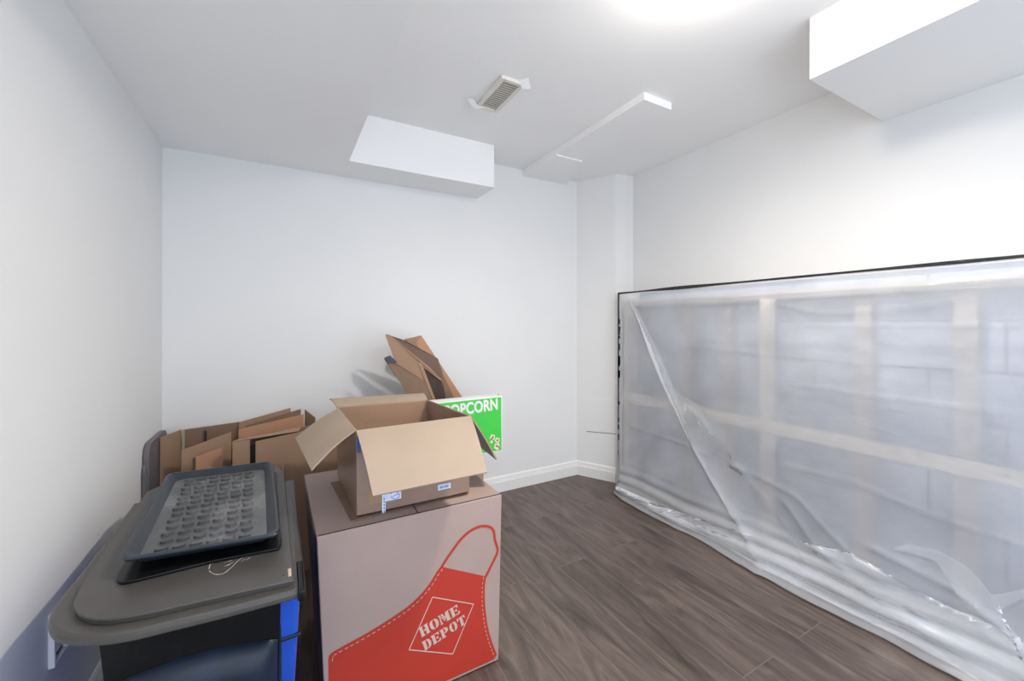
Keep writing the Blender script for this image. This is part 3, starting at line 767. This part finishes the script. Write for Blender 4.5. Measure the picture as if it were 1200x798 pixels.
for (cx_, cy_, r_) in ((512, 482, 26), (550, 505, 24), (548, 552, 30), (505, 518, 12)):
    q = onY(500 + cx_ / 6.65, 440 + cy_ / 6.65, PF); rr = r_ / 6.65 / F * 2.2
    out = []
    for k in range(20):
        a = k * 2 * math.pi / 20; w = rr * (.86 + .14 * math.cos(5 * a + cx_))
        out.append(q + Vector((w * math.cos(a), -.0008, w * math.sin(a))))
    slab(bm, out, .0005, (0, -1, 0))
kp = make('kernel_print', bm, M['kernel'], grn)
bm = new()
for (cx_, cy_) in ((516, 480), (552, 505), (546, 550), (562, 556), (506, 494)):
    q = onY(500 + cx_ / 6.65, 440 + cy_ / 6.65, PF)
    slab(bm, [q + Vector((.006 * math.cos(k * math.pi / 4), -.0013, .006 * math.sin(k * math.pi / 4))) for k in range(8)], .0003, (0, -1, 0))
make('kernel_shade', bm, M['kraft_dark'], grn)

def carton(name, label, pieces, mats, root=None, group='flattened cartons in the popcorn box'):
    """pieces: list of (part name, [(px, py, Y), ...], material, thickness)"""
    o = None
    t0 = thing(name, label, 'cardboard', root, group)
    for nm, pts, m, th in pieces:
        make(nm, slab(new(), [Vector((q.x, q.y, max(.4435, q.z))) for q in [onY(*p) for p in pts]], th, (0, 1, 0)), M[m], t0)
    return t0
G1 = 'flattened cartons leaning behind the popcorn box'
carton('flattened_carton', 'flattened carton with a grey taped tip, lowest of the bundle leaning behind the popcorn box', [
    ('panel', [(450.5, 421, 2.040), (464, 425.5, 2.040), (497, 446, 2.050), (507, 470, 2.050), (529, 534, 2.050), (512, 534, 2.040), (477, 459, 2.040)], 'kraft_dark', .006),
    ('taped_tip', [(450, 419.5, 2.035), (457, 416.5, 2.035), (466, 425, 2.035), (455, 425.5, 2.035)], 'tray_rim', .004)], None, (.70, 2.01, .45), G1)
carton('flattened_carton', 'folded brown carton leaning behind the popcorn box, just behind the grey taped one', [
    ('panel', [(456, 403.5, 2.080), (489, 424, 2.080), (498, 448, 2.080), (508, 470, 2.080), (522, 520, 2.080), (498, 490, 2.080), (464, 425, 2.080)], 'kraft', .006),
    ('fold_panel', [(489.5, 424, 2.076), (494.5, 426, 2.115), (513, 475, 2.115), (528, 520, 2.115), (522, 520, 2.076), (508, 470, 2.076)], 'kraft', .004)], None, (.70, 2.05, .45), G1)
carton('flattened_carton', 'brown carton, its open end painted as shade, topmost of the bundle behind the popcorn box', [
    ('panel', [(452, 392.5, 2.130), (456, 392, 2.130), (503, 430, 2.150), (519, 446, 2.150), (516.5, 446, 2.150), (500, 433.5, 2.150), (456, 404, 2.130)], 'kraft', .006),
    ('inner_panel', [(456, 403, 2.140), (500, 433, 2.158), (517.5, 446, 2.158), (525, 480, 2.158), (536, 520, 2.158), (515, 520, 2.158)], 'fold_shade', .006),  # dark panel painted as the shade in the fold opening
    ('fold_panel', [(452, 391.5, 2.160), (475, 399, 2.160), (513, 420, 2.180), (519, 445, 2.180), (503, 430, 2.165), (478, 410, 2.160)], 'fold_shade_mid', .005)], None, (.72, 2.12, .45), G1)
carton('flattened_carton', 'light tan folded carton, rearmost of the bundle leaning behind the popcorn box', [
    ('panel', [(486, 401, 2.230), (494, 393.5, 2.250), (542, 466, 2.250), (565, 510, 2.250), (545, 510, 2.230), (520, 466, 2.230)], 'kraft_orange', .006),
    ('fold_panel', [(474, 397.5, 2.265), (494, 393, 2.265), (487, 401, 2.205), (492, 412, 2.205), (477, 402, 2.205)], 'kraft', .004),
    ('inner_panel', [(513, 420, 2.195), (520, 440, 2.195), (532, 466, 2.195), (548, 515, 2.195), (535, 515, 2.195), (522, 466, 2.195), (519, 447, 2.195)], 'kraft_dark', .004)], None, (.75, 2.20, .45), G1)

# ------------------------------------------------------------------ flattened cartons behind the bin
G2 = 'flattened cartons standing behind the blue bin'
def down(p, z=.003): return Vector((p.x, p.y, z))
def sheet_carton(label, parts, loc):
    t0 = thing('flattened_carton', label, 'cardboard', loc, G2)
    for nm, top, m, th in parts:
        tp = [onY(*p) for p in top]
        bm = new(); slab(bm, tp + [down(p) for p in reversed(tp)], th, (0, 1, 0)); make(nm, bm, M[m], t0)
    return t0
sheet_carton('brown folded carton standing in the left corner, its left flap turned towards the left wall', [
    ('side_panel', [(188.5, 513, 2.27), (212.5, 503.5, 2.385)], 'kraft', .005),
    ('back_panel', [(213.5, 504, 2.39), (281, 494.5, 2.40)], 'kraft_dark', .005),
    ('fold_strip', [(213.5, 504.5, 2.375), (216.5, 504, 2.375)], 'kraft_pale', .004),
    ('fold_strip', [(239.5, 504.5, 2.38), (242, 504.2, 2.38)], 'tape_black', .004)], (-.3, 2.39, 0))
sheet_carton('wide brown carton with a slanting top edge in front of the corner carton', [
    ('panel', [(212.5, 528, 2.20), (271, 506.5, 2.24)], 'kraft', .006)], (-.28, 2.22, 0))
sheet_carton('small torn orange brown carton piece low behind the boot tray', [
    ('panel', [(229.5, 535.5, 2.14), (260, 525, 2.16), (261, 530, 2.16)], 'kraft_orange', .005),
    ('side_panel', [(225.5, 537, 2.17), (229.5, 535.5, 2.145)], 'kraft_dark', .004)], (-.26, 2.15, 0))
sheet_carton('tall thin brown carton against the back wall, rearmost and highest of the right-hand cluster', [
    ('panel', [(280, 495, 2.385), (340.5, 478.2, 2.395)], 'kraft', .005)], (-.06, 2.39, 0))
sheet_carton('dark brown carton edge just in front of the highest carton by the back wall', [
    ('panel', [(288, 499, 2.335), (352.5, 479.5, 2.345)], 'kraft_dark', .005)], (-.06, 2.34, 0))
sheet_carton('reddish brown carton with a broad front panel in the middle of the right-hand cluster', [
    ('panel', [(279.5, 503.5, 2.25), (356, 485.5, 2.27)], 'kraft_orange', .006),
    ('side_flap', [(357, 480, 2.30), (369, 489.5, 2.27)], 'kraft_dark', .005)], (-.06, 2.26, 0))
sheet_carton('thick folded brown carton with a dark slot, frontmost of the right-hand cluster', [
    ('panel', [(272.5, 518.5, 2.06), (293, 515.2, 2.065)], 'kraft', .006),
    ('panel', [(299.5, 517.5, 2.06), (345, 507.5, 2.075), (399, 497, 2.09)], 'kraft', .006),
    ('back_panel', [(277, 517, 2.125), (352, 501, 2.14), (402, 491, 2.15)], 'kraft_dark', .006),
    ('slot_shade', [(292.5, 522, 2.085), (300.5, 520, 2.085)], 'seam', .004)], (0, 2.1, 0))  # near-black sheet paints the shade inside the slot
bm = new(); slab(bm, [onY(272.5, 518, 2.06), onY(350, 505.5, 2.07), onY(352, 501.5, 2.135), onY(280, 515.5, 2.125)], .003, (0, 0, 1))
make('top_fold', bm, M['kraft'], bpy.data.objects['flattened_carton.010'] if 'flattened_carton.010' in bpy.data.objects else None)

# dark lid standing on edge in the corner
o = thing('spare_bin_lid', 'dark grey plastic lid standing on edge in the back left corner beside the cartons', 'bin lid', (-.465, 2.27, 0))
out = [(y, z) for y, z in rounded(2.125, .002, 2.425, .648, (.02, .02, .05, .05))]
bm = new(); loft(bm, [[Vector((XL + .002, y, z)) for y, z in out], [Vector((XL + .022, y, z)) for y, z in out]]); bmesh.ops.recalc_face_normals(bm, faces=bm.faces)
make('lid_panel', bm, M['lid_grey'], o, bevel=.004)
out = [(y, z) for y, z in rounded(2.112, .0, 2.43, .570, (.02, .02, .03, .03))]
bm = new(); loft(bm, [[Vector((XL + .004, y, z)) for y, z in out], [Vector((XL + .014, y, z)) for y, z in out]]); bmesh.ops.recalc_face_normals(bm, faces=bm.faces)
make('lid_rim', bm, M['lid_grey'], o)

# ------------------------------------------------------------------ blue bin with black lid
LZ = .56
bn = thing('storage_bin', 'blue plastic bin with a black front and wide black lid by the left wall', 'storage bin', (-.17, 1.35, 0))
# body: tapered shell, blue; the front carries a black recess and a bulging navy panel
r0 = rounded(-.262, 1.065, .010, 1.66, (.03, .012, .03, .03)); r1 = rounded(-.296, 1.030, .036, 1.69, (.03, .012, .03, .03))
bm = new(); loft(bm, [[Vector((x, y, .002)) for x, y in r0], [Vector((x, y, LZ - .019)) for x, y in r1]]); bmesh.ops.recalc_face_normals(bm, faces=bm.faces)
make('body', bm, M['blue'], bn, bevel=.006)
def front_y(z): return 1.065 + (1.030 - 1.065) * z / (LZ - .019)
bm = new(); slab(bm, [Vector((-.262, front_y(.05), .05)), Vector((-.014, front_y(.05), .05)), Vector((-.003, front_y(.5405), .5405)), Vector((-.294, front_y(.5405), .5405))], .004, (0, -1, 0))
make('front_recess', bm, M['black_plastic'], bn)
# bulging lower front panel with a slanting, rounded top
prof = [(.05, 0), (.12, .030), (.30, .034), (.40, .032), (.438, .026), (.455, .014), (.462, 0)]
bm = new(); rings = []
nx = 16
for i in range(nx + 1):
    u = i / nx; x = -.268 + u * (.259)
    arch = 1 - .10 * (1 - math.sin(math.pi * min(1, max(0, .5 + (u - .3) * .55)))) if u > .3 else 1 - .06 * (.3 - u)
    corner = min(1, (1 - u) / .12 + .25)
    rings.append([Vector((x, front_y(z) - .003 - d * corner, .05 + (z - .05) * (arch if z > .1 else 1))) for z, d in prof])
for a, b_ in zip(rings, rings[1:]):
    pass
vs = [[bm.verts.new(p) for p in r] for r in rings]
for a, b_ in zip(vs, vs[1:]):
    for k in range(len(prof) - 1): bm.faces.new([a[k], b_[k], b_[k + 1], a[k + 1]])
for end in (vs[0], vs[-1]): bm.faces.new(end)
bmesh.ops.recalc_face_normals(bm, faces=bm.faces)
make('front_panel', bm, M['navy'], bn, smooth=True)
# corner post ribs
bm = new()
box(bm, -.004, front_y(.43) - .004, .424, .036, front_y(.43) + .004, .432)
box(bm, -.008, front_y(.28) - .012, .05, -.002, front_y(.28) + .006, .52)
make('corner_rib', bm, M['navy'], bn, bevel=.002)
# lid: flat, with one large rounded corner at the front left
def outline_on(pix, z, n=4): return [(p.x, p.y) for p in (onZ(x, y, z) for x, y in smooth_line(pix, n))]
lo_ = outline_on([(157, 592), (120, 642), (90, 680), (68, 707), (58, 724), (57, 738), (66, 749), (84, 753), (110, 753), (150, 748), (200, 736), (257, 722), (310, 708), (348, 697.5), (355.5, 694.5), (357, 690), (356.5, 682)], LZ - .012) + [(.041, 1.70), (-.39, 1.72)]
def inset(pts, d):
    cx_ = sum(p[0] for p in pts) / len(pts); cy_ = sum(p[1] for p in pts) / len(pts)
    return [(p[0] + (cx_ - p[0]) * d / abs(.21), p[1] + (cy_ - p[1]) * d / .37) for p in pts]
bm = new()
loft(bm, [[Vector((x, y, LZ - .020)) for x, y in inset(lo_, .006)], [Vector((x, y, LZ - .017)) for x, y in lo_], [Vector((x, y, LZ - .010)) for x, y in lo_],
          [Vector((x, y, LZ - .004)) for x, y in inset(lo_, .004)], [Vector((x, y, LZ)) for x, y in inset(lo_, .012)]])
bmesh.ops.recalc_face_normals(bm, faces=bm.faces)
make('lid', bm, M['lid'], bn)
bm = new(); box(bm, .028, .972, LZ - .022, .0435, 1.10, LZ + .0015)
make('lid_clip', bm, M['black_plastic'], bn, bevel=.004)

ul = thing('loose_lid', 'flat dark grey plastic lid lying on top of the blue bin under the boot tray', 'bin lid', (-.17, 1.43, LZ + .0005))
uo = outline_on([(172, 577), (150, 608), (120, 648), (98, 682), (89, 700), (86.5, 712), (96, 723), (121, 727), (164, 721.5), (210, 711), (256, 700.5), (300, 690.5), (341, 681.5), (344.5, 680), (344, 672)], LZ + .010) + [(.005, 1.75), (-.02, 1.86), (-.30, 1.86), (-.352, 1.83)]
bm = new()
loft(bm, [[Vector((x, y, LZ + .0008)) for x, y in inset(uo, .004)], [Vector((x, y, LZ + .004)) for x, y in inset(uo, .004)], [Vector((x, y, LZ + .010)) for x, y in uo], [Vector((x, y, LZ + .013)) for x, y in inset(uo, .002)]])
bmesh.ops.recalc_face_normals(bm, faces=bm.faces)
make('lid_panel', bm, M['lid'], ul)
tag(make('edge_step', box(new(), .000, 1.03, LZ + .0132, .004, 1.85, LZ + .0150), M['lid'], ul), None)
tag(make('sticker', slab(new(), [onZ(*p, LZ + .0132) for p in ((337.5, 667), (341, 666), (341.5, 675), (338, 676))], .0006, (0, 0, 1)), M['edge'], ul), 'small pale sticker near the front right corner')
# chalky scuff loop
bm = new()
sc = smooth_line([(245, 667), (247, 661), (258, 657), (275, 654), (284, 653), (278, 658), (272, 664), (262, 672), (252, 673), (245, 669)], 4)
ribbon(bm, [onZ(x, y, LZ + .0132) for x, y in sc], .0016, Vector((0, 0, 1)), .0003)
for k in range(26):
    x, y = 262 + rnd.random() * 30, 650 + rnd.random() * 16
    y -= (x - 262) * .35
    q = onZ(x, y, LZ + .0132); l = .002 + rnd.random() * .008
    ribbon(bm, [q, q + Vector((l, l * (rnd.random() - .2), 0))], .0007 + rnd.random() * .001, Vector((0, 0, 1)), .0003)
make('scuff_mark', bm, mat('chalk_scuff', (.50, .47, .43, 1), .9, .3, 40), ul)

# ------------------------------------------------------------------ boot tray
TZ = .614; TB = LZ + .0205
tr = thing('boot_tray', 'grey rubber boot tray with rows of raised crescents, lying in a flat black tray', 'boot tray', (-.165, 1.48, TB))
bt = thing('boot_tray', 'flat black tray mostly hidden under the grey boot tray', 'boot tray', (-.165, 1.45, LZ + .0135))
bo = outline_on([(139, 672), (136, 679), (139, 684), (150, 684), (195, 673), (239, 662), (282, 653), (322, 645.5), (328.5, 642), (330, 636), (329, 626)], LZ + .015, 3) + [(-.02, 1.74), (-.03, 1.755), (-.30, 1.775), (-.312, 1.76)]
bm = new()
loft(bm, [[Vector((x, y, LZ + .0138)) for x, y in inset(bo, .001)], [Vector((x, y, LZ + .018)) for x, y in bo], [Vector((x, y, LZ + .0200)) for x, y in inset(bo, .003)]])
bmesh.ops.recalc_face_normals(bm, faces=bm.faces)
make('tray_dish', bm, M['black_plastic'], bt)
c_nr, c_nl, c_fr, c_fl = (onZ(327, 626, TZ), onZ(141, 657, TZ), onZ(319, 541.5, TZ), onZ(197, 556, TZ))
def bil(u, v_, z):
    p = c_nl.lerp(c_nr, u).lerp(c_fl.lerp(c_fr, u), v_); return Vector((p.x, p.y, z))
def tray_ring(d, z, r=.06):
    o_ = rounded(d, d * .5, 1 - d, 1 - d * .5, (r, r, r, r), 6)
    out = []
    for (u, v_) in o_: out.append(bil(u, v_, z))
    return out
bm = new()
loft(bm, [tray_ring(.16, TB + .001), tray_ring(.15, TB + .004), tray_ring(.075, TB + .012), tray_ring(.025, TZ - .006), tray_ring(-.006, TZ - .005), tray_ring(-.012, TZ), tray_ring(-.004, TZ + .004), tray_ring(.012, TZ + .004), tray_ring(.030, TZ - .001), tray_ring(.068, TB + .021), tray_ring(.085, TB + .0165)], cap0=True, cap1=True)
bmesh.ops.recalc_face_normals(bm, faces=bm.faces)
make('tray_wall', bm, M['tray_rim'], tr, smooth=False)
fl_o = tray_ring(.082, TB + .0172)
bm = new(); f_ = [bm.verts.new(p) for p in fl_o]; 
hexa(bm, fl_o, [p + Vector((0, 0, .0012)) for p in fl_o])
bm.verts.ensure_lookup_table()
def crescent(bm, c_, r, h):
    n = 12; pts_o = []; 
    for ring_r, zz in ((1.0, 0), (.92, .85), (.6, 1.0)):
        pts_o.append([c_ + Vector((r * ring_r * math.cos(k * 2 * math.pi / n), r * ring_r * .80 * math.sin(k * 2 * math.pi / n) - .25 * r * (1 - ring_r), h * zz * (1 - .55 * max(0, math.sin(k * 2 * math.pi / n))))) for k in range(n)])
    loft(bm, pts_o, cap0=False)
for i in range(6):
    for j in range(13):
        u = .21 + .55 * i / 5 + (.012 if j % 2 else -.0); v_ = .085 + .83 * j / 12
        crescent(bm, bil(u, v_, TB + .0183), .0132, .0080)
bmesh.ops.delete(bm, geom=[v_ for v_ in bm.verts if not v_.link_faces], context='VERTS')
make('tray_floor', bm, M['tray'], tr)

# ------------------------------------------------------------------ world, camera, view
w = bpy.data.worlds.new('World'); bpy.context.scene.world = w; w.use_nodes = True
bg = w.node_tree.nodes['Background']; bg.inputs['Color'].default_value = (.80, .88, 1.0, 1); bg.inputs['Strength'].default_value = 2.75  # bluish surrounding light added as fill, entering by the room's open end

cam = bpy.data.cameras.new('camera'); co = bpy.data.objects.new('camera', cam); C.objects.link(co)
cam.sensor_width = 36; cam.lens = 36 * F / 1200; cam.shift_y = -19 / 1200; cam.clip_start = .02
co.location = (0, 0, H); co.rotation_euler = (math.pi / 2, 0, -YAW)
bpy.context.scene.camera = co
vs_ = bpy.context.scene.view_settings
vs_.view_transform = 'Standard'; vs_.look = 'None'; vs_.gamma = 1; vs_.use_curve_mapping = False; vs_.exposure = 0
bpy.context.scene.cycles.use_denoising = True
bpy.context.scene.cycles.max_bounces = 12
bpy.context.scene.cycles.transparent_max_bounces = 16
